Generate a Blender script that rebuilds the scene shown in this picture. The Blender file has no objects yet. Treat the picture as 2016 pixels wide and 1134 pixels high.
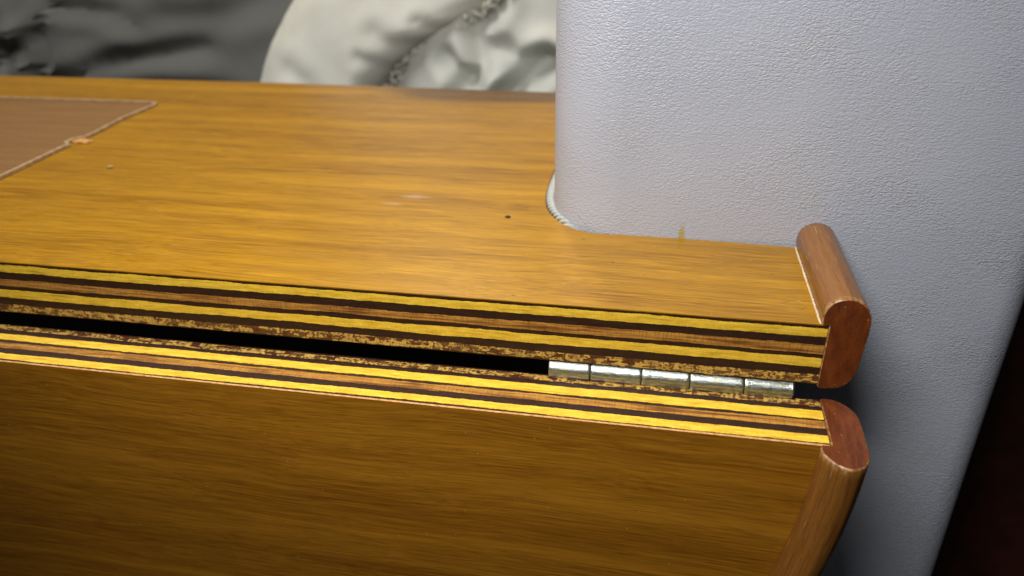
import bpy, bmesh, math, random
import numpy as np
from mathutils import Vector, Matrix, noise as mnoise

random.seed(7)
rng = np.random.default_rng(7)
S = bpy.context.scene
COL = S.collection
PI = math.pi

# ------------------------------------------------------------------ camera
F_PX = 1500.0
VX = Vector((-7500 - 1008, -60 - 567, F_PX)); VZ = Vector((1061 - 1008, 3430 - 567, F_PX))
CXa = (-VX).normalized(); CZa = (-VZ).normalized()
CZa = (CZa - CXa * CXa.dot(CZa)).normalized(); CYa = CZa.cross(CXa)
# rows of the world->camera rotation (camera: x right, y down, z forward)
right = Vector((CXa.x, CYa.x, CZa.x)); downv = Vector((CXa.y, CYa.y, CZa.y)); fwd = Vector((CXa.z, CYa.z, CZa.z))
CAM = Vector((-0.05065915, -0.19593035, 0.10896432))
cd = bpy.data.cameras.new('camera'); cam = bpy.data.objects.new('camera', cd); COL.objects.link(cam)
cam.matrix_world = Matrix(((right.x, -downv.x, -fwd.x, CAM.x), (right.y, -downv.y, -fwd.y, CAM.y),
                           (right.z, -downv.z, -fwd.z, CAM.z), (0, 0, 0, 1)))
cd.sensor_width = 36; cd.lens = F_PX / 2016 * 36
cd.clip_start = 0.01; cd.clip_end = 20
cd.dof.use_dof = True; cd.dof.focus_distance = 0.235; cd.dof.aperture_fstop = 11
S.camera = cam

# ------------------------------------------------------------------ world, lamps, exposure
W = bpy.data.worlds.new('World'); S.world = W; W.use_nodes = True
W.node_tree.nodes['Background'].inputs[0].default_value = (0.9, 0.93, 1.0, 1)
W.node_tree.nodes['Background'].inputs[1].default_value = 0.03
S.view_settings.view_transform = 'Standard'; S.view_settings.look = 'None'
S.view_settings.exposure = 0; S.view_settings.gamma = 1

def area(name, loc, aim, size, power, color):
    l = bpy.data.lights.new(name, 'AREA'); l.shape = 'DISK'; l.size = size; l.energy = power; l.color = color
    o = bpy.data.objects.new(name, l); COL.objects.link(o); o.location = loc
    o.rotation_euler = (Vector(aim) - Vector(loc)).to_track_quat('-Z', 'Y').to_euler(); return o
sp = bpy.data.lights.new('front_lamp_light', 'SPOT'); sp.energy = 8.0; sp.shadow_soft_size = 0.08; sp.spot_size = math.radians(92); sp.spot_blend = 1.0; sp.color = (1.0, 0.97, 0.93)  # front lamp; cone shaped so it falls off downwards and to the right
so = bpy.data.objects.new('front_lamp_light', sp); COL.objects.link(so); so.location = (-0.14, -0.21, 0.30)
so.rotation_euler = (Vector((-0.09, 0.065, 0.035)) - so.location).to_track_quat('-Z', 'Y').to_euler()
area('rear_lamp_light', (-0.30, 0.64, 0.60), (-0.12, 0.0, 0.0), 0.12, 2.0, (1.0, 0.83, 0.55))
area('fill_light', (-0.5, 0.10, 0.85), (-0.35, 0.4, 0.0), 0.5, 6.5, (1.0, 0.97, 0.92))  # added fill to brighten bedding and pillows, no lamp of the cabin

# ------------------------------------------------------------------ node helpers
class NT:
    def __init__(s, name):
        s.m = bpy.data.materials.new(name); s.m.use_nodes = True; s.t = s.m.node_tree; s.n = s.t.nodes
        s.b = s.n['Principled BSDF']; s.out = s.n['Material Output']
    def L(s, a, b): s.t.links.new(a, b)
    def put(s, sock, v):
        if hasattr(v, 'is_output'): s.L(v, sock)
        else: sock.default_value = v
    def pos(s):
        a = s.n.new('ShaderNodeAttribute'); a.attribute_name = 'gpos'; return a.outputs['Vector']
    def mul(s, v, sc):
        a = s.n.new('ShaderNodeVectorMath'); a.operation = 'MULTIPLY'; s.put(a.inputs[0], v); a.inputs[1].default_value = sc; return a.outputs[0]
    def vadd(s, v, w):
        a = s.n.new('ShaderNodeVectorMath'); a.operation = 'ADD'; s.put(a.inputs[0], v); s.put(a.inputs[1], w); return a.outputs[0]
    def noise(s, v, scale, detail=3, rough=.55, dist=0.0, color=False):
        a = s.n.new('ShaderNodeTexNoise'); s.put(a.inputs['Vector'], s.mul(v, scale)); a.inputs['Scale'].default_value = 1
        a.inputs['Detail'].default_value = detail; a.inputs['Roughness'].default_value = rough; a.inputs['Distortion'].default_value = dist
        return a.outputs['Color' if color else 'Fac']
    def vor(s, v, scale, feature='F1', out='Distance', metric='EUCLIDEAN', rnd=1.0):
        a = s.n.new('ShaderNodeTexVoronoi'); s.put(a.inputs['Vector'], s.mul(v, scale)); a.inputs['Scale'].default_value = 1
        a.feature = feature
        if feature in ('F1', 'F2', 'SMOOTH_F1'): a.distance = metric
        a.inputs['Randomness'].default_value = rnd
        return a.outputs[out]
    def math(s, op, a, b=0.0, c=None, clamp=False):
        m = s.n.new('ShaderNodeMath'); m.operation = op; m.use_clamp = clamp; s.put(m.inputs[0], a); s.put(m.inputs[1], b)
        if c is not None: s.put(m.inputs[2], c)
        return m.outputs[0]
    def rng(s, v, a, b, c=0.0, d=1.0):
        m = s.n.new('ShaderNodeMapRange'); s.put(m.inputs[0], v)
        for i, x in enumerate((a, b, c, d)): m.inputs[i + 1].default_value = x
        return m.outputs[0]
    def mix(s, f, a, b, mode='MIX'):
        m = s.n.new('ShaderNodeMix'); m.data_type = 'RGBA'; m.blend_type = mode
        s.put(m.inputs[0], f)
        for k, v in ((6, a), (7, b)):
            if not hasattr(v, 'is_output') and len(v) == 3: v = (*v, 1)
            s.put(m.inputs[k], v)
        return m.outputs[2]
    def sep(s, v):
        a = s.n.new('ShaderNodeSeparateXYZ'); s.put(a.inputs[0], v); return a.outputs
    def bump(s, h, dist, strength=1.0, normal=None):
        b = s.n.new('ShaderNodeBump'); b.inputs['Strength'].default_value = strength; b.inputs['Distance'].default_value = dist
        s.put(b.inputs['Height'], h)
        if normal is not None: s.L(normal, b.inputs['Normal'])
        return b.outputs[0]
    def done(s, color=None, rough=None, normal=None, coat=None, coat_rough=.1, spec=None, metallic=None, coat_normal=None, sheen=None):
        b = s.b.inputs
        if color is not None: s.put(b['Base Color'], color if hasattr(color, 'is_output') else (*color, 1))
        if rough is not None: s.put(b['Roughness'], rough)
        if normal is not None: s.L(normal, b['Normal'])
        if coat is not None: s.put(b['Coat Weight'], coat); s.put(b['Coat Roughness'], coat_rough)
        if coat_normal is not None: s.L(coat_normal, b['Coat Normal'])
        if spec is not None: b['Specular IOR Level'].default_value = spec
        if metallic is not None: s.put(b['Metallic'], metallic)
        if sheen is not None: b['Sheen Weight'].default_value = sheen
        return s.m

def blob(T, p, cx, cy, rx, ry, edge=.5):
    """soft mask for marks and the painted reflection around (cx, cy) in the x-y plane of gpos"""
    q = T.vadd(p, (-cx, -cy, 0)); q = T.mul(q, (1 / rx, 1 / ry, 0))
    ln = T.n.new('ShaderNodeVectorMath'); ln.operation = 'LENGTH'; T.L(q, ln.inputs[0])
    nz = T.noise(p, (500, 700, 500), 4)
    d = T.math('ADD', ln.outputs['Value'], T.rng(nz, 0, 1, -.55, .55))
    return T.rng(d, 1.0, 1.0 - edge, 0, 1)

def wood_veneer(name, c_dark, c_mid, c_light, stains_reflection=False, rough=.42, coat=.5):
    T = NT(name); p = T.pos()
    warp = T.noise(p, (9, 22, 22), 2, color=True)
    pw = T.vadd(p, T.mul(T.vadd(warp, (-.5, -.5, -.5)), (0.0, .010, .010)))
    band = T.noise(pw, (3.5, 75, 75), 4, .6)
    broad = T.noise(pw, (1.6, 22, 22), 3)
    fib = T.noise(pw, (34, 1400, 1400), 3, .68)
    dash = T.noise(pw, (80, 2300, 2300), 2, .6)
    c = T.mix(T.rng(band, .33, .68), c_dark, c_light)
    c = T.mix(T.rng(broad, .35, .65, 0, .45), c, c_mid)
    c = T.mix(T.rng(T.noise(pw, (2.0, 32, 32), 2), .50, .70, 0, .42), c, c_dark)
    c = T.mix(T.rng(fib, .34, .70, 0, .55), c, tuple(x * 1.5 for x in c_light))
    c = T.mix(T.rng(T.noise(pw, (9, 330, 330), 4, .6), .48, .68, 0, .20), c, c_dark)
    c = T.mix(T.rng(T.noise(pw, (45, 2900, 2900), 2, .6), .56, .70, 0, .38), c, tuple(x * .6 for x in c_dark))
    c = T.mix(T.rng(dash, .52, .76, 0, .45), c, tuple(x * .55 for x in c_dark))
    if not stains_reflection:   # pale long flecks in the leaf veneer
        ln_ = T.noise(pw, (1.6, 110, 110), 3, .6)
        c = T.mix(T.rng(ln_, .56, .74, 0, .55), c, tuple(x * 1.5 for x in c_light))
    r = T.rng(T.noise(p, (60, 160, 160), 4), .3, .7, rough - .06, rough + .08)
    if stains_reflection:
        # dark reflection painted into the colour by the far edge, pale scuff, small dark marks
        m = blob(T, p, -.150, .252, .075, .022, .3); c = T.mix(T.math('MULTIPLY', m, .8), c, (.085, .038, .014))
        m = blob(T, p, -.1445, .0795, .0075, .0022, .9); c = T.mix(T.math('MULTIPLY', m, .4), c, (.62, .45, .42))
        m = blob(T, p, -.151, .071, .005, .0022, .9); c = T.mix(T.math('MULTIPLY', m, .22), c, (.6, .42, .38))
        for (x, y, rr) in ((-.098, .0745, .0006), (-.062, .031, .0004), (-.030, .041, .0004), (-.0467, .0335, .0003), (-.090, .0035, .0005), (-.0735, .048, .0004), (-.012, .030, .0003)):
            m = blob(T, p, x, y, rr * 1.6, rr, .5); c = T.mix(T.math('MULTIPLY', m, .7), c, (.05, .018, .006))
    spk = T.rng(T.vor(p, (190, 190, 190)), .030, .045, 1, 0)
    c = T.mix(T.math('MULTIPLY', spk, .5), c, (.75, .6, .42))
    h = T.math('ADD', T.math('MULTIPLY', fib, .6), T.math('MULTIPLY', dash, .7))
    nb = T.bump(h, .00006, .6); lb = T.bump(T.noise(p, (120, 200, 200), 3), .00012, .5)
    return T.done(c, r, nb, coat=coat, coat_rough=.26, coat_normal=lb, spec=.36)

def ply_plain(name, c0, c1, dots):
    """long-grain or dark plies: slightly mottled, fine vertical saw marks"""
    T = NT(name); p = T.pos()
    a = T.noise(p, (160, 900, 900), 3); s = T.noise(p, (2600, 500, 500), 2, .7); g = T.noise(p, (3200, 3200, 3200), 2, .6)
    c = T.mix(T.rng(a, .3, .7), c0, c1)
    c = T.mix(T.rng(s, .45, .75, 0, .35), c, tuple(x * .55 for x in c0))
    c = T.mix(T.rng(g, .58, .78, 0, dots), c, tuple(min(1, x * 2.2 + .02) for x in c1))
    # red-brown stained streaks
    st = T.noise(p, (90, 1500, 1500), 3, .6)
    c = T.mix(T.rng(st, .54, .74, 0, .65), c, tuple(x * .40 for x in c0))
    nb = T.bump(T.math('ADD', g, s), .00015, .8)
    return T.done(c, .5, nb, coat=.15, coat_rough=.25, spec=.3)

def ply_cross(name, light, dark, fine=False):
    """end grain: blocky pale rays broken by dark red vessels"""
    T = NT(name); p = T.pos()
    wv = T.vadd(p, T.mul(T.vadd(T.noise(p, (120, 120, 120), 2, color=True), (-.5,) * 3), (.0015, .0005, .0005)))
    if fine:
        k = T.noise(wv, (55, 1500, 1500), 4, .65)
        c = T.mix(T.rng(k, .34, .54), dark, light)
        c = T.mix(T.rng(T.noise(wv, (30, 500, 500), 2), .52, .66, 0, .8), c, tuple(x * 1.1 for x in dark))
        v2 = T.vor(wv, (1100, 2600, 2600), 'F1', 'Color', 'CHEBYCHEV')
        saw = T.noise(p, (3300, 200, 200), 2, .7)
        c = T.mix(T.rng(saw, .48, .66, 0, .5), c, dark)
    else:
        v1 = T.vor(wv, (330, 720, 720), 'F1', 'Color', 'CHEBYCHEV', .9); v2 = T.vor(wv, (1200, 1400, 1400), 'F1', 'Color', 'CHEBYCHEV', .8)
        k = T.math('ADD', T.sep(v1)[0], T.rng(T.noise(p, (40, 300, 300), 3), .3, .7, -.25, .25))
        c = T.mix(T.rng(k, .27, .36), dark, light)
        c = T.mix(T.rng(T.sep(v1)[1], .2, 1, 0, .5), c, tuple(x * .45 for x in light))
        c = T.mix(T.rng(T.sep(v2)[1], .68, .72, 0, .85), c, dark)
        saw = T.noise(p, (1500, 200, 200), 3, .7)
        c = T.mix(T.rng(saw, .50, .64, 0, .5), c, dark)
        c = T.mix(T.rng(T.noise(p, (160, 2200, 2200), 2), .56, .66, 0, .7), c, dark)
    nb = T.bump(T.math('ADD', saw, T.sep(v2)[0]), .00018, .7)
    return T.done(c, .4, nb, coat=.4, coat_rough=.2, spec=.4)

def trim_wood(name, end=False):
    T = NT(name); p = T.pos()
    xyz = T.sep(p)
    if not end:
        band = T.noise(p, (10, 420, 420), 4, .6); fib = T.noise(p, (110, 2600, 2600), 3, .7)
        pores = T.noise(p, (300, 3300, 3300), 2, .6)
        c = T.mix(T.rng(band, .32, .68), (.120, .039, .004), (.260, .098, .014))
        c = T.mix(T.rng(fib, .35, .7, 0, .5), c, (.34, .155, .035))
        c = T.mix(T.rng(pores, .60, .74, 0, .65), c, (.10, .03, .012))
        scr = T.rng(T.noise(p, (60, 1500, 1500), 1), .70, .73)
        c = T.mix(T.math('MULTIPLY', scr, .4), c, (.75, .5, .3))
        # worn pale arris next to the sawn end
        near = T.rng(xyz[0], .0025, .0002)
        worn = T.math('MULTIPLY', near, T.rng(T.noise(p, (350, 900, 900), 4), .42, .62))
        c = T.mix(T.math('MULTIPLY', worn, .4), c, (.8, .55, .30))
        nb = T.bump(T.math('ADD', fib, pores), .00007, .6)
        return T.done(c, .40, nb, coat=.3, coat_rough=.14, coat_normal=T.bump(T.noise(p, (150, 400, 400), 3), .0002, .6), spec=.4)
    a = T.noise(p, (500, 500, 180), 4, .6); g = T.noise(p, (2600, 2600, 2600), 2, .6)
    v = T.sep(p)
    ang = T.noise(p, (160, 520, 60), 3)
    c = T.mix(T.rng(a, .3, .7), (.085, .017, .003), (.170, .040, .006))
    c = T.mix(T.rng(ang, .55, .75, 0, .6), c, (.06, .012, .004))
    c = T.mix(T.rng(g, .6, .8, 0, .4), c, (.5, .2, .1))
    sp = T.rng(T.vor(p, (420, 420, 420)), .04, .06, 1, 0)
    c = T.mix(T.math('MULTIPLY', sp, .7), c, (.75, .5, .35))
    return T.done(c, .45, T.bump(g, .00012, .7), coat=.2, coat_rough=.25, spec=.35)

def vinyl():
    T = NT('grained_vinyl'); p = T.pos()
    w = T.vadd(p, T.mul(T.vadd(T.noise(p, (260, 260, 260), 3, color=True), (-.5,) * 3), (.0030, .0030, .0016)))
    xs = T.sep(p)
    v = T.rng(T.vor(w, (600, 600, 1050), 'DISTANCE_TO_EDGE'), 0, .24)
    v3 = T.rng(T.vor(w, (290, 290, 680), 'DISTANCE_TO_EDGE'), 0, .16)
    n1 = T.noise(w, (800, 900, 1500), 3, .6, .4); cre = T.noise(w, (300, 300, 1600), 3, .55, .8)
    cr = T.math('MULTIPLY', T.math('ABSOLUTE', T.math('SUBTRACT', cre, .5)), T.rng(xs[0], -.02, .06, .3, 3.0))
    soft = T.rng(T.noise(p, (30, 30, 45), 3), .35, .65, .45, 1.0)
    h = T.math('MULTIPLY', T.math('ADD', T.math('ADD', T.math('MULTIPLY', v, .55), T.math('MULTIPLY', v3, .35)), T.math('ADD', cr, T.math('MULTIPLY', n1, .7))), soft)
    big = T.noise(p, (14, 14, 14), 3)
    c = T.mix(T.rng(big, .3, .7), (.395, .42, .49), (.44, .46, .52))
    c = T.mix(T.rng(n1, .35, .6, .10, 0), c, (.33, .34, .39))
    # yellow-green stain rising from the table edge
    q = T.mul(T.vadd(p, (.0400, 0, -.0008)), (1 / .0013, 0, 1 / .0058))
    ln = T.n.new('ShaderNodeVectorMath'); ln.operation = 'LENGTH'; T.L(q, ln.inputs[0])
    st = T.rng(T.math('ADD', ln.outputs['Value'], T.rng(T.noise(p, (900, 900, 500), 4), 0, 1, -.5, .5)), 1.05, .45)
    c = T.mix(T.math('MULTIPLY', st, .8), c, (.36, .30, .05))
    dirt = T.rng(T.noise(p, (60, 60, 90), 5, .65), .56, .75, 0, .14)
    c = T.mix(dirt, c, (.42, .38, .28))
    sp = T.rng(T.vor(p, (75, 75, 75)), .02, .028, 1, 0)
    c = T.mix(T.math('MULTIPLY', sp, .45), c, (.2, .17, .14))
    return T.done(c, .40, T.bump(h, .00019, .9), spec=.5)

def zinc():
    T = NT('zinc_plated_steel'); p = T.pos()
    n = T.noise(p, (220, 1300, 1300), 4, .65); g = T.noise(p, (1800, 1800, 1800), 3, .7)
    c = T.mix(T.rng(n, .35, .65), (.32, .36, .33), (.62, .67, .63))
    c = T.mix(T.rng(T.noise(p, (500, 500, 500), 4), .56, .70, 0, .7), c, (.45, .42, .16))
    c = T.mix(T.rng(T.noise(p, (700, 2500, 2500), 3), .62, .75, 0, .6), c, (.10, .09, .07))
    return T.done(c, T.rng(g, .3, .7, .26, .50), T.bump(T.math('ADD', g, n), .00012, .7), metallic=1.0)

def plain(name, c, rough=.6, nscale=200, var=.25, bump=.0001, sheen=None, metallic=None):
    T = NT(name); p = T.pos(); n = T.noise(p, (nscale,) * 3, 4)
    col = T.mix(T.rng(n, .3, .7), tuple(x * (1 - var) for x in c), tuple(min(1, x * (1 + var)) for x in c))
    return T.done(col, rough, T.bump(n, bump, .7), sheen=sheen, metallic=metallic)

def cloth(name, c, scale=700, grime=None):
    T = NT(name); p = T.pos(); n = T.noise(p, (scale,) * 3, 3); b = T.noise(p, (25,) * 3, 4)
    col = T.mix(T.rng(b, .3, .7), tuple(x * .88 for x in c), c)
    if grime: col = T.mix(T.rng(T.noise(p, (18, 18, 18), 4), .52, .72, 0, .35), col, grime)
    return T.done(col, .95, T.bump(n, .0004, .5), spec=.05)

M = dict(
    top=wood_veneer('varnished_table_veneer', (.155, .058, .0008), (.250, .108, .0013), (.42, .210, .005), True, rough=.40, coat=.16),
    face=wood_veneer('varnished_leaf_veneer', (.150, .045, .0015), (.285, .104, .003), (.420, .182, .012), False, coat=.25),  # leaf veneer tones, slightly redder than the tabletop
    yellow=ply_plain('yellow_ply', (.70, .40, .022), (.96, .66, .065), .15),
    dark=ply_plain('dark_glued_ply', (.022, .007, .003), (.042, .016, .008), .35),
    mid=ply_cross('streaky_brown_ply', (.56, .27, .045), (.13, .036, .008), True),
    cross=ply_cross('blocky_end_grain_ply', (.66, .40, .085), (.080, .020, .007)),
    edge=plain('worn_veneer_edge', (.62, .33, .13), .4, 600, .35),
    trim=trim_wood('red_brown_trim_wood'), trim_end=trim_wood('red_brown_trim_end_grain', True),
    vinyl=vinyl(), zinc=zinc(),
    rope=plain('white_braid', (.38, .39, .37), .8, 2500, .2, .0003),
    bead=plain('dusty_sealant', (.62, .50, .34), .7, 1800, .5, .0004),
    core=plain('plywood_core', (.30, .16, .04)),
    black=plain('near_black_timber', (.012, .005, .003), .6, 80, .3),  # even near-black base for floor, wall and bench
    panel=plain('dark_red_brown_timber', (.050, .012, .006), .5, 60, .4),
    grey=cloth('grey_bedding', (.175, .177, .165), 500), white=cloth('off_white_pillowcase', (.74, .74, .67), 600, (.50, .49, .38)),
    pale=cloth('pale_grey_pillowcase', (.62, .63, .58), 600),
    crumb=plain('pale_crumb', (.36, .22, .09), .8, 2000), speck=plain('black_speck', (.015, .008, .006), .6, 2000),
    chip=plain('raw_chipped_wood', (.55, .29, .07), .7, 900),
)

# ------------------------------------------------------------------ object helpers
WLOC = {}
def tag(o, **k):
    for a, b in k.items():
        if b is not None: o['category' if a == 'cat' else a] = b
    return o
def thing(name, label, cat, loc, **k):
    o = bpy.data.objects.new(name, None); COL.objects.link(o); o.location = loc; o.empty_display_size = .01
    WLOC[o] = Vector(loc); return tag(o, label=label, cat=cat, **k)
def mk(name, V, Fc, mats, parent=None, g=None, smooth=True, midx=None, origin=None, **k):
    V = np.asarray(V, float).reshape(-1, 3); g = V if g is None else np.asarray(g, float).reshape(-1, 3)
    if origin is None:
        lo, hi = V.min(0), V.max(0); origin = np.array([(lo[0] + hi[0]) / 2, (lo[1] + hi[1]) / 2, lo[2]])
    me = bpy.data.meshes.new(name); me.from_pydata((V - np.array(origin)).tolist(), [], [tuple(int(i) for i in f) for f in Fc])
    at = me.attributes.new('gpos', 'FLOAT_VECTOR', 'POINT'); at.data.foreach_set('vector', g.astype(np.float32).ravel())
    for m in (mats if isinstance(mats, (list, tuple)) else [mats]): me.materials.append(m)
    if midx is not None: me.polygons.foreach_set('material_index', np.asarray(midx, np.int32))
    me.polygons.foreach_set('use_smooth', np.full(len(me.polygons), smooth))
    me.validate(); me.update()
    bm = bmesh.new(); bm.from_mesh(me); bmesh.ops.recalc_face_normals(bm, faces=bm.faces); bm.to_mesh(me); bm.free()
    if smooth is True: me.set_sharp_from_angle(angle=math.radians(38))
    o = bpy.data.objects.new(name, me); COL.objects.link(o)
    w = Vector(origin); WLOC[o] = w
    if parent is not None: o.parent = parent; o.location = w - WLOC[parent]
    else: o.location = w
    return tag(o, **k)
def boxv(x0, x1, y0, y1, z0, z1):
    V = [(x, y, z) for x in (x0, x1) for y in (y0, y1) for z in (z0, z1)]
    return V, [(0, 1, 3, 2), (4, 6, 7, 5), (0, 4, 5, 1), (2, 3, 7, 6), (0, 2, 6, 4), (1, 5, 7, 3)]
def prism(poly, z0, z1):
    n = len(poly); V = [(x, y, z0) for x, y in poly] + [(x, y, z1) for x, y in poly]
    return V, [tuple(range(n - 1, -1, -1)), tuple(range(n, 2 * n))] + [(i, (i + 1) % n, n + (i + 1) % n, n + i) for i in range(n)]
def gridf(nr, nc, closed=False, off=0):
    F = []
    for r in range(nr - 1):
        for c in range(nc if closed else nc - 1):
            c2 = (c + 1) % nc; F.append((off + r * nc + c, off + r * nc + c2, off + (r + 1) * nc + c2, off + (r + 1) * nc + c))
    return F
def catmull(P, k=6, closed=False):
    P = [np.array(p, float) for p in P]; n = len(P); out = []
    for i in range(n if closed else n - 1):
        a, b, c, d = (P[(i - 1) % n], P[i], P[(i + 1) % n], P[(i + 2) % n]) if closed else (P[max(i - 1, 0)], P[i], P[i + 1], P[min(i + 2, n - 1)])
        for j in range(k):
            t = j / k; out.append(.5 * ((2 * b) + (-a + c) * t + (2 * a - 5 * b + 4 * c - d) * t * t + (-a + 3 * b - 3 * c + d) * t ** 3))
    if not closed: out.append(P[-1])
    return np.array(out)
def n1(x, seed, f):
    return np.array([mnoise.noise(Vector((float(a) * f, seed * 7.31, seed * 1.7))) for a in x])

# ------------------------------------------------------------------ the setting
def struct(name, V, Fc, m, **k): return mk(name, V, Fc, m, smooth=False, kind='structure', **k)
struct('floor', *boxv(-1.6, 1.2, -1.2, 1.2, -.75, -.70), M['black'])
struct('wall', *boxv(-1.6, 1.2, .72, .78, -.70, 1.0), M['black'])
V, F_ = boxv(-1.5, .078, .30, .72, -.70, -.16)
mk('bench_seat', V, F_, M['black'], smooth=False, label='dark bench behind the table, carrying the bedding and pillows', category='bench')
V, F_ = boxv(.10, .62, .16, .20, -.70, .9)
mk('timber_panel', V, F_, M['panel'], smooth=False, label='near-black wooden panel at the far right behind the pale vinyl', category='wooden panel')

# ------------------------------------------------------------------ the table
TAB = thing('folding_table', 'varnished golden plywood table with striped edge, hinged drop leaf and red-brown end trim', 'table', (-.25, .13, -.32))
T0 = .020
XL = -.66
notch = catmull([(.0030, .0521), (-.0023, .0521), (-.0200, .0530), (-.0393, .0537), (-.0600, .0539), (-.0715, .0541), (-.0783, .0572), (-.0827, .0613),
                 (-.0872, .0675), (-.0908, .0765), (-.0929, .0885), (-.0935, .1000), (-.0938, .1164), (-.0938, .1500), (-.0938, .2605)], 5)
xs_f = np.concatenate([np.linspace(XL, -.32, 60)[:-1], np.arange(-.32, .0001, .0003)])
fr = -.00005 + .00006 * n1(xs_f, 3, 900)
outline = [(x, y) for x, y in zip(xs_f, fr)] + [(0.0, .0521)] + [tuple(p) for p in notch if p[0] < -.0005] + [(-.0938, .2607), (-.30, .2662), (XL, .2635)]
V, F_ = prism(outline, -.00035, 0.0)
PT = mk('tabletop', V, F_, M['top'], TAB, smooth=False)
core = [(XL, .0122), (0.0, .0122)] + outline[len(xs_f):]
V, F_ = prism(core, -T0, -.00037)
mk('core_board', V, F_, M['core'], PT, smooth=False)

def make_plies(names, bounds, mapf, xend, parent, seed, depth=.0118):
    xs = np.concatenate([np.linspace(XL, -.32, 60)[:-1], np.arange(-.32, xend - .0002, .00028), [xend]])
    B = []
    for i, b in enumerate(bounds):
        amp = 0 if i in (0, len(bounds) - 1) else 1
        w = .00034 * n1(xs, seed + i, 14) + .00028 * n1(xs, seed + i + 40, 60) + .00019 * n1(xs, seed + i + 80, 380) + .00010 * n1(xs, seed + i + 90, 1500)
        B.append(b + amp * w)
    for i, (nm, mat) in enumerate(names):
        a, b = B[i], B[i + 1]; n = len(xs)
        proud = {'dark': .00012, 'cross': .00004, 'mid': .00003}.get(mat, -.00002)
        rows = []; g = []
        for (t, d) in ((0, depth), (0, proud), (.33, proud - .00003), (.67, proud - .00003), (1, proud), (1, depth)):
            th = a + (b - a) * t
            dd = d + (0 if d == depth else 1) * (.00006 * n1(xs, seed + i * 3 + t, 700))
            P = mapf(xs, th, dd); rows.append(P); g.append(np.stack([xs, th + i * .13 + seed, dd], 1))
        V = np.concatenate(rows); G = np.concatenate(g)
        Fc = gridf(6, n) + [(5 * n + j, 5 * n + j + 1, j + 1, j) for j in range(n - 1)]
        Fc += [tuple(r * n for r in range(6)), tuple(r * n + n - 1 for r in range(5, -1, -1))]
        mk(nm, V, Fc, M[mat], parent, g=G, smooth=True)

up = [('ply_layer', k) for k in ('dark', 'yellow', 'dark', 'mid', 'dark', 'yellow', 'dark', 'cross', 'dark')]
make_plies(up, [.00036, .0013, .0040, .0068, .0094, .0111, .0140, .0168, .0197, .0200],
           lambda x, th, d: np.stack([x, d, -th], 1), 0.0, PT, 1)

# end trim: profile (x, z) in millimetres, swept along Y
prof_up = [(-1.74, .35), (-1.97, 2.3), (-1.62, 4.5), (-.3, 6.9), (2.2, 8.35), (5.3, 8.6), (8.33, 7.1), (10.1, 4.5), (10.75, 1.5), (10.72, -3.5), (10.3, -9.5), (9.8, -14.0), (9.25, -16.4),
           (8.0, -18.8), (5.8, -20.35), (2.9, -20.95), (.9, -20.95), (.12, -20.6)]
prof_lo = [(.1, -.25), (1.6, -.6), (4.3, -.1), (7.0, 1.9), (8.9, 4.9), (9.6, 8.2), (9.75, 12.4), (9.65, 18.5), (9.5, 22.4), (8.5, 25.4), (6.3, 27.9), (3.6, 28.6), (.8, 27.7),
           (-1.5, 25.4), (-2.7, 23.2), (-2.9, 21.4), (-2.8, 20.32)]
def profile(P, close):
    q = catmull(P, 5) / 1000.
    return np.concatenate([q, np.array(close) / 1000.])
pu = profile(prof_up, [(.12, -10), (.12, -.05), (.12, .33), (-.8, .34)])
pl = profile(prof_lo, [(-1.2, 20.32), (.1, 20.30), (.1, 10)])

def sweep(name, prof, stations, mapf, parent, end_len, **k):
    """stations: list of (distance, inset)."""
    c = prof.mean(0); n = len(prof); V = []; G = []
    L = np.concatenate([[0], np.cumsum(np.linalg.norm(np.diff(prof, axis=0), axis=1))])
    for s, ins in stations:
        d = prof - c; r = np.linalg.norm(d, axis=1, keepdims=True); q = c + d * (1 - ins / r)
        V.append(mapf(q, s)); G.append(np.stack([np.full(n, s), q[:, 0], q[:, 1]], 1))
    m = len(stations)
    Fc = gridf(m, n, True); mi = [0] * len(Fc)
    V = np.concatenate(V); G = np.concatenate(G)
    # sawn end faces as their own ring so the end grain has its own mapping
    for r, key in ((0, 0), (m - 1, 1)):
        base = len(V); V = np.concatenate([V, V[r * n:(r + 1) * n]]); G = np.concatenate([G, G[r * n:(r + 1) * n]])
        Fc.append(tuple(range(base, base + n))); mi.append(1)
    return mk(name, V, Fc, [M['trim'], M['trim_end']], parent, g=G, midx=mi, **k)

st = [(0, .00035), (.00012, .00012), (.00035, 0)] + [(s, 0) for s in np.linspace(.003, .054, 18)] + [(.0545, .0003), (.0548, .0008)]
def map_up(q, s):
    w = .00008 * math.sin(s * 300)
    return np.stack([q[:, 0] + w, np.full(len(q), -.0004 + s), q[:, 1]], 1)
sweep('end_trim', pu, st, map_up, TAB, 0, label='upper red-brown rounded trim on the fixed tabletop end')

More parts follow.
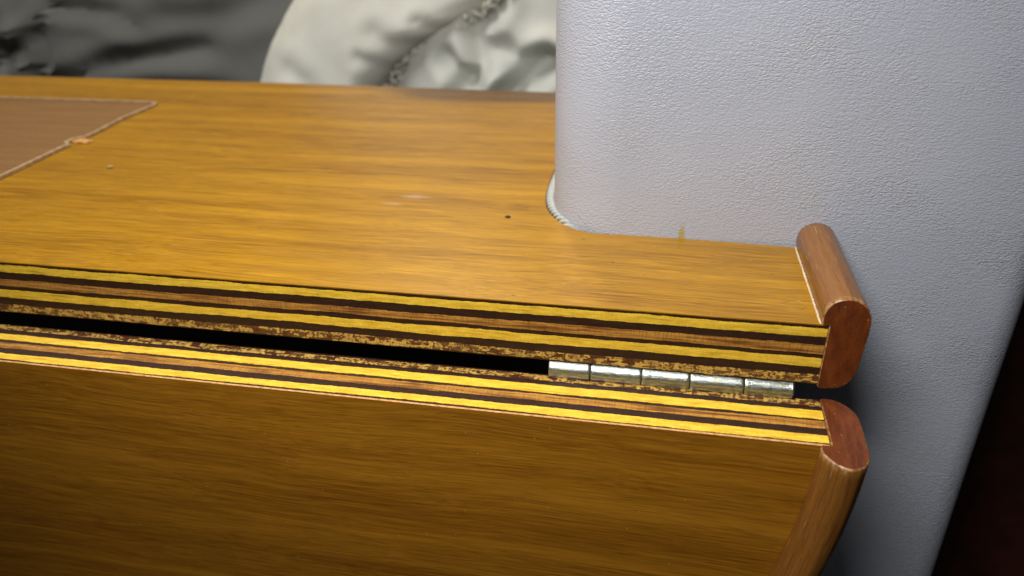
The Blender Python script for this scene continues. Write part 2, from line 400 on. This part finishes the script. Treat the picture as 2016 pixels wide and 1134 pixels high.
# dusty sealant line where the trim meets the tabletop
def tube(path, rad, ns=8, gx=None):
    path = np.array(path, float); n = len(path); tang = np.gradient(path, axis=0); tang /= np.linalg.norm(tang, axis=1)[:, None]
    upv = np.array([0, 0, 1.]) if abs(tang[0][2]) < .9 else np.array([0, 1., 0])
    V = []
    for i in range(n):
        s_ = np.cross(tang[i], upv); s_ /= np.linalg.norm(s_); u_ = np.cross(s_, tang[i])
        r = rad[i] if hasattr(rad, '__len__') else rad
        for j in range(ns):
            a = 2 * PI * j / ns; V.append(path[i] + r * (math.cos(a) * s_ + math.sin(a) * u_))
    return np.array(V), gridf(n, ns, True) + [tuple(range(ns)), tuple(range((n - 1) * ns, n * ns))]
ys = np.linspace(.0002, .0518, 420)
path = np.stack([-.00215 + .00010 * n1(ys, 5, 900), ys, np.full(len(ys), .00005)], 1)
V, F_ = tube(path, .00026 + .00020 * np.abs(n1(ys, 9, 1200)) + .00008 * n1(ys, 11, 200), 8)
mk('sealant_line', V, F_, M['bead'], TAB, label='pale dusty line along the foot of the upper trim')

# ------------------------------------------------------------------ drop leaf
th = math.radians(4.0)
O = np.array([.0017, 0.0, -.02514]); e_ = np.array([0, -math.cos(th), -math.sin(th)]); dn = np.array([0, math.sin(th), -math.cos(th)])
def Lf(u, v, d):
    u, v, d = np.broadcast_arrays(np.asarray(u, float), np.asarray(v, float), np.asarray(d, float))
    return O + u[..., None] * np.array([1., 0, 0]) + v[..., None] * e_ + d[..., None] * dn
RAD = .263
def endx(d): return -(RAD - np.sqrt(RAD ** 2 - np.asarray(d, float) ** 2))
LEAF = mk('drop_leaf', *(lambda P: (Lf(P[0], P[1], P[2]).reshape(-1, 3), [(0, 1, 3, 2), (4, 6, 7, 5), (0, 4, 5, 1), (2, 3, 7, 6), (0, 2, 6, 4), (1, 5, 7, 3)]))(
    np.array([(u, v, d) for u in (XL, -.10) for v in (.0003, .0192) for d in (.0123, .205)]).T), M['core'], TAB, smooth=False)
lo = [('ply_layer', k) for k in ('dark', 'cross', 'dark', 'yellow', 'dark', 'mid', 'dark', 'yellow', 'dark')]
make_plies(lo, [.0, .0006, .0031, .0053, .0088, .0099, .0129, .0156, .0186, .01925],
           lambda x, v, d: Lf(x, v, d), -.0002, LEAF, 23)
# solid behind the plies at the curved end
ds = np.linspace(.0125, .205, 50)
poly = [(-.1005, .0125)] + [(float(endx(d)) - .0002, d) for d in ds] + [(-.1005, .205)]
n = len(poly); P = np.array(poly)
V = np.concatenate([Lf(P[:, 0], .0003, P[:, 1]), Lf(P[:, 0], .0192, P[:, 1])])
F_ = [tuple(range(n - 1, -1, -1)), tuple(range(n, 2 * n))] + [(i, (i + 1) % n, n + (i + 1) % n, n + i) for i in range(n)]
mk('core_board', V, F_, M['core'], LEAF, smooth=False)
# face veneer with its pale worn top edge
xf = np.concatenate([np.linspace(XL, -.32, 40)[:-1], np.arange(-.32, -.0003, .0006), [-.0003]])
jit = .00006 * n1(xf, 31, 500)
ds = np.linspace(0.0006, .205, 60)
poly = [(x, -.00003 + abs(j)) for x, j in zip(xf, jit)] + [(float(endx(d)) - .0003, d) for d in ds] + [(XL, .205)]
n = len(poly); P = np.array(poly)
V = np.concatenate([Lf(P[:, 0], .01930, P[:, 1]), Lf(P[:, 0], .0200, P[:, 1])])
G = np.concatenate([np.stack([P[:, 0] + .13 * 0, P[:, 1] + 2.0, np.full(n, v)], 1) for v in (0.0, .0007)])
F_ = [tuple(range(n - 1, -1, -1)), tuple(range(n, 2 * n))] + [(i, (i + 1) % n, n + (i + 1) % n, n + i) for i in range(n)]
mk('face_veneer', V, F_, [M['face'], M['edge']], LEAF, g=G, smooth=False, midx=[0, 0] + [1 if i < len(xf) - 1 else 0 for i in range(n)])
def map_lo(q, s):
    return Lf(q[:, 0] + float(endx(s)), q[:, 1], np.full(len(q), s - .0003))
st = [(0, .0005), (.00020, .0002), (.0006, 0)] + [(s, 0) for s in np.linspace(.004, .205, 60)]
sweep('end_trim', pl, st, map_lo, LEAF, 0, label='lower red-brown rounded trim curving down the leaf end')

# ------------------------------------------------------------------ hinge
HY, HZ, HR = .0014, -.02320, .00318
HIN = mk('hinge', *(lambda y: (tube([(-.0783, HY, HZ), (-.0300, HY, HZ), (-.0061, HY, HZ)], .0012, 12)))(0), M['zinc'], TAB)
kx = [-.0786, -.0657, -.0502, -.0359, -.0202, -.0060]
for i in range(5):
    a, b = kx[i] + .00008, kx[i + 1] - .00008
    prof = [(a, 0), (a, HR * .86), (a + .00010, HR * .96), (a + .0003, HR)] + [(x, HR * (1 + .006 * math.sin(x * 3000))) for x in np.linspace(a + .001, b - .001, 10)] + [(b - .0003, HR), (b - .0001, HR * .96), (b, HR * .86), (b, 0)]
    if i == 4: prof = prof[:-4] + [(b - .0009, HR), (b - .0008, HR * .97), (b - .0005, HR * .985), (b - .0002, HR * .9), (b + .0001, HR * .7), (b + .0002, 0)]
    ns = 40; V = []; off = (random.random() - .5) * .00014
    for (x, r) in prof:
        for j in range(ns):
            t = 2 * PI * j / ns; V.append((x, HY + r * math.cos(t), HZ + off + r * math.sin(t)))
    F_ = gridf(len(prof), ns, True); V = np.array(V)
    mk('knuckle', V, F_, M['zinc'], HIN, g=V + np.array([i * .37, 0, 0]))
V, F_ = boxv(-.0784, -.0062, HY + .0008, .034, -.02145, -.02005)
mk('plate', V, F_, M['zinc'], HIN, smooth=False)
P = np.array([(u, v, d) for u in (-.0801, -.0079) for v in (-.0016, -.0003) for d in (.0045, .034)]).T
mk('plate', Lf(P[0], P[1], P[2]).reshape(-1, 3), boxv(0, 1, 0, 1, 0, 1)[1], M['zinc'], HIN, smooth=False)

# ------------------------------------------------------------------ upholstered vinyl panel in the table notch
def vprofile():
    pts = []
    xl, xr, yf, yb = -.0877, .0775, .0542, .24
    r1, r2 = .0240, .012
    for t in np.linspace(0, 1, 6)[:-1]: pts.append((xl, yb + (yf + r1 - yb) * t))
    for a in np.linspace(0, PI / 2, 16)[:-1]: pts.append((xl + r1 - r1 * math.cos(a), yf + r1 - r1 * math.sin(a)))
    for x in np.linspace(xl + r1, xr - r2, 60)[:-1]:
        t = (x - xl) / (xr - xl); pts.append((x, yf - .0005 * math.sin(PI * t)))
    for a in np.linspace(0, PI / 2, 14)[:-1]: pts.append((xr - r2 + r2 * math.sin(a), yf + r2 - r2 * math.cos(a)))
    for t in np.linspace(0, 1, 6): pts.append((xr, yf + r2 + (yb - yf - r2) * t))
    return np.array(pts)
vp = vprofile(); zs = np.linspace(-.70, .50, 150); V = []
for z in zs:
    for (x, y) in vp:
        w = .0007 * mnoise.noise(Vector((x * 22, 1.3, z * 16))) * (0 if abs(z) < .004 else 1) * min(1, abs(z) / .03)
        V.append((x, y + w, z))
n = len(vp); F_ = gridf(len(zs), n, True) + [tuple(range(n)), tuple(range((len(zs) - 1) * n, len(zs) * n))]
mk('vinyl_column', V, F_, M['vinyl'], label='tall pale lilac-grey grained vinyl column rising through the notch in the table', category='upholstered column')

# braided cord tucked between column and notch
cpath = catmull([(-.0720, .0562, -.0060), (-.0755, .0566, -.0040), (-.0782, .0583, -.0020), (-.0812, .0616, -.0003), (-.0848, .0668, .0003), (-.0884, .0750, .0004), (-.0905, .0850, .0004), (-.0914, .0970, .0002), (-.0917, .1164, -.0002), (-.0917, .150, -.0006)], 30)
seg = np.concatenate([[0], np.cumsum(np.linalg.norm(np.diff(cpath, axis=0), axis=1))])
CORD = thing('braided_cord', 'white braided cord tucked between the vinyl column and the curved table notch', 'cord', (-.088, .08, -.002))
sL = np.arange(0, seg[-1], .00018); cp = np.stack([np.interp(sL, seg, cpath[:, k]) for k in range(3)], 1)
tg = np.gradient(cp, axis=0); tg /= np.linalg.norm(tg, axis=1)[:, None]
sd = np.cross(tg, [0, 0, 1.]); sd /= np.linalg.norm(sd, axis=1)[:, None]; uu = np.cross(sd, tg)
for k in range(3):
    ph = sL / .0080 * 2 * PI + k * 2 * PI / 3
    pth = cp + (.00098 * np.cos(ph))[:, None] * sd + (.00098 * np.sin(ph))[:, None] * uu
    V, F_ = tube(pth, .00076, 10); mk('strand', V, F_, M['rope'], CORD)

# ------------------------------------------------------------------ thin mat on the table
def matglass():
    T = NT('hazy_clear_plastic'); p = T.pos()
    T.done((.34, .19, .085), .5, T.bump(T.noise(p, (60, 200, 60), 3), .0002, .4), spec=.3)
    tr = T.n.new('ShaderNodeBsdfTransparent'); mx = T.n.new('ShaderNodeMixShader')
    T.L(T.rng(T.noise(p, (20, 160, 20), 4), .3, .7, .32, .48), mx.inputs[0]); T.L(tr.outputs[0], mx.inputs[1]); T.L(T.b.outputs[0], mx.inputs[2]); T.L(mx.outputs[0], T.out.inputs[0])
    return T.m
MAT = thing('clear_mat', 'thin hazy plastic mat with pale milky edges and a nibbled notch, lying on the table', 'mat', (-.45, .12, .0002))
mp = [(-.3290, .0200), (-.3310, .0727), (-.3345, .1180), (-.3342, .1215), (-.3380, .1240), (-.3388, .1300), (-.3350, .1345), (-.3356, .1440), (-.3390, .1700), (-.3388, .1985), (-.3400, .2030), (-.3450, .2052), (-.40, .2047), (-.62, .2035), (-.62, .0200)]
def offs(P, d):
    P = np.array(P); n = len(P); out = []
    for i in range(n):
        a = P[i] - P[i - 1]; b = P[(i + 1) % n] - P[i]; t = a / np.linalg.norm(a) + b / np.linalg.norm(b); t /= np.linalg.norm(t)
        out.append(P[i] + d * np.array([-t[1], t[0]]))
    return out
inner = offs(mp, .0014)
V, F_ = prism(inner, .0003, .0014); mk('sheet', V, F_, matglass(), MAT, smooth=False)
n = len(mp); V = [(x, y, .0002) for x, y in mp] + [(x, y, .0016) for x, y in mp] + [(x, y, .0016) for x, y in inner] + [(x, y, .0002) for x, y in inner]
mk('rim', V, [(r * n + i, r * n + (i + 1) % n, ((r + 1) % 4) * n + (i + 1) % n, ((r + 1) % 4) * n + i) for r in range(4) for i in range(n)],
   plain('milky_plastic_edge', (.50, .36, .22), .35, 260, .35), MAT, smooth=False)

def lump(name, c, r, m, seed, label, cat, flat=.5):
    bm = bmesh.new(); bmesh.ops.create_icosphere(bm, subdivisions=3, radius=1)
    V = []
    for v in bm.verts:
        k = 1 + .45 * mnoise.noise(v.co * 1.7 + Vector((seed, 0, 0))); V.append((c[0] + v.co.x * r[0] * k, c[1] + v.co.y * r[1] * k, c[2] + r[2] * .75 + v.co.z * r[2] * k))
    F_ = [[v.index for v in f.verts] for f in bm.faces]; bm.free()
    return mk(name, V, F_, m, label=label, category=cat)
lump('crumb', (-.2930, .0946, 0), (.0015, .0010, .0007), M['crumb'], 1.3, 'tiny pale crumb lying on the table just right of the mat', 'crumb')
lump('wood_chip', (-.3335, .1290, .0), (.0048, .0026, .0008), M['chip'], 4.1, 'bright tan splinter lodged in the notch of the mat edge', 'wood chip')
lump('speck', (-.1035, .0638, 0), (.0010, .0007, .0004), M['speck'], 2.2, 'tiny black speck on the table left of the vinyl column', 'speck')

# dried drop ring
a = np.linspace(0, 2 * PI, 60, endpoint=False)
rr = np.stack([-.0077 + .0030 * np.cos(a) - .0016 * np.clip(-np.cos(a), 0, 1) ** 6, .0106 + .0027 * np.sin(a) * (1 - .5 * np.clip(-np.cos(a), 0, 1)), np.full(60, .00001)], 1)
V, _ = tube(rr, .00013, 6); mk('drop_ring', V, gridf(60, 6, True) + [(59 * 6 + j, 59 * 6 + (j + 1) % 6, (j + 1) % 6, j) for j in range(6)], M['core'], TAB,
                                label='faint dried drop ring near the trim')

# ------------------------------------------------------------------ bedding behind
def ray(px, py): return ((px - 1008) * right + (py - 567) * downv + F_PX * fwd) / F_PX
def onY(px, py, y):
    d = ray(px, py); return CAM + d * ((y - CAM.y) / d.y)
def segdist(P, a, b):
    ab = b - a; t = np.clip(((P - a) @ ab) / (ab @ ab), 0, 1); return np.linalg.norm(P - (a + t[:, None] * ab), axis=1), t
def pillow(name, y, outline_px, H, grooves, m, label, cat, seed, ruffle=None, nz=.004, na=260, nr=70, tilt=.25):
    pts = [onY(px, py, y) for px, py in outline_px]
    P = catmull([(p.x, p.z) for p in pts], 20, True)
    seg = np.concatenate([[0], np.cumsum(np.linalg.norm(np.diff(np.vstack([P, P[:1]]), axis=0), axis=1))]); Q = np.vstack([P, P[:1]])
    s = np.linspace(0, seg[-1], na, endpoint=False); B = np.stack([np.interp(s, seg, Q[:, k]) for k in range(2)], 1)
    c = B.mean(0)
    RF = np.zeros((na, 2))
    if ruffle is not None: RF = ((B - c) / np.linalg.norm(B - c, axis=1)[:, None]) * (ruffle * n1(s, seed, 110))[:, None]
    rad = np.sin(np.linspace(0, PI / 2, nr)) ; allV = []
    for side in (-1, 1):
        for k, r in enumerate(rad):
            U = c + (B - c) * r + RF * r ** 14
            h = H * (1 - r ** 3.0) ** .5 if side == -1 else H * .6 * (1 - r ** 3) ** .5
            D = np.full(na, h)
            if side == -1:
                for gpts, w, dep in grooves:
                    gp = [np.array([q.x, q.z]) for q in (onY(a_, b_, y) for a_, b_ in gpts)]
                    dist = np.full(na, 9.)
                    for a_, b_ in zip(gp[:-1], gp[1:]): dist = np.minimum(dist, segdist(U, a_, b_)[0])
                    D = D - dep * np.exp(-(dist / w) ** 2) + .35 * dep * np.exp(-((dist - 2 * w) / w) ** 2)
                D = D + nz * (1 - r ** 6) * np.array([mnoise.fractal(Vector((u[0] * 9, u[1] * 9, seed)), .8, 2.0, 3) for u in U])
                D = D + nz * .5 * (1 - r ** 8) * np.array([abs(mnoise.noise(Vector((u[0] * 26 + 5 * u[1], u[1] * 15, seed + 4)))) for u in U])
            allV.append(np.stack([U[:, 0], y + side * D + tilt * (U[:, 1] + .05), U[:, 1]], 1))
    V = np.concatenate(allV)
    F_ = gridf(nr, na, True) + gridf(nr, na, True, nr * na)
    # seam
    F_ += [((nr - 1) * na + j, (nr - 1) * na + (j + 1) % na, (2 * nr - 1) * na + (j + 1) % na, (2 * nr - 1) * na + j) for j in range(na)]
    return mk(name, V, F_, m, label=label, category=cat)

pillow('grey_bedding', .50, [(-650, -420), (0, -480), (700, -460), (1150, -380), (1260, 0), (1200, 330), (800, 430), (200, 440), (-400, 430), (-760, 300), (-800, -50)], .07,
       [([(470, 72), (400, 80), (330, 92), (270, 112), (225, 135)], .009, .008), ([(180, 2), (300, 12), (350, 48)], .007, .005),
        ([(60, 40), (30, 90), (8, 130)], .012, .014), ([(105, 75), (80, 120), (70, 165)], .008, .012), ([(165, 45), (170, 100), (185, 150)], .008, .006),
        ([(130, 60), (118, 100), (128, 150)], .007, .006), ([(560, -10), (450, 25), (390, 20)], .012, .004), ([(290, 152), (400, 142), (520, 158)], .009, .005),
        ([(-5, 100), (-10, 160), (40, 200)], .022, .016)],
       M['grey'], 'wrinkled dark grey bedding heaped behind the left end of the table', 'bedding', 2.0, nz=.006)
PILA = pillow('pillow', .41, [(600, -60), (548, 40), (520, 130), (516, 260), (600, 330), (700, 290), (760, 165), (830, 92), (905, 48), (985, -4), (1040, -90), (900, -200), (720, -180)], .045,
       [([(600, 125), (635, 145), (655, 175)], .008, .0025), ([(840, 90), (800, 78), (760, 55)], .007, .002), ([(890, 60), (865, 50), (840, 35)], .005, .002), ([(780, 130), (760, 110), (735, 100)], .005, .0015)],
       M['white'], 'off-white pillow with a ruffled right-hand edge behind the middle of the table', 'pillow', 5.0, ruffle=.0012, nz=.002)
PILB = pillow('pillow', .432, [(800, -60), (790, 60), (770, 200), (800, 330), (1000, 380), (1200, 330), (1240, 100), (1200, -120), (1000, -200), (860, -160)], .05,
       [([(990, -10), (955, 50), (970, 110), (930, 165)], .008, .012), ([(1000, 80), (1040, 100), (1085, 95)], .008, .010), ([(1090, 110), (1040, 150), (1010, 175)], .009, .02),
        ([(900, 95), (940, 135), (960, 150)], .007, .007)],
       M['pale'], 'pale grey creased pillow half hidden behind the vinyl column', 'pillow', 8.0, nz=.005)

# frayed cream fringe down the right-hand edge of the front pillow
fp = catmull([tuple(onY(px, py, .404)) for px, py in [(1010, -40), (972, 2), (930, 30), (895, 50), (862, 66), (838, 92), (812, 108), (788, 134), (768, 160), (752, 195)]], 40)
V = []; F_ = []
for i in range(120):
    c = fp[int(i / 120 * (len(fp) - 1))] + np.array([random.gauss(0, .0022), random.gauss(0, .003), random.gauss(0, .0022)])
    rx, ry, rz = (random.uniform(.0010, .0030) for _ in range(3)); sh = random.uniform(-1, 1)
    bm = bmesh.new(); bmesh.ops.create_icosphere(bm, subdivisions=2, radius=1); b0 = len(V)
    for v in bm.verts:
        q = 1 + .5 * mnoise.noise(v.co * 1.8 + Vector((i, 0, 0))); V.append((c[0] + rx * v.co.x * q + sh * .002 * v.co.z, c[1] + ry * v.co.y * q, c[2] + rz * v.co.z * q))
    F_ += [[b0 + v.index for v in f.verts] for f in bm.faces]; bm.free()
mk('fringe', V, F_, cloth('cream_fringe', (.66, .65, .56), 900), PILA, label='frayed cream fringe')
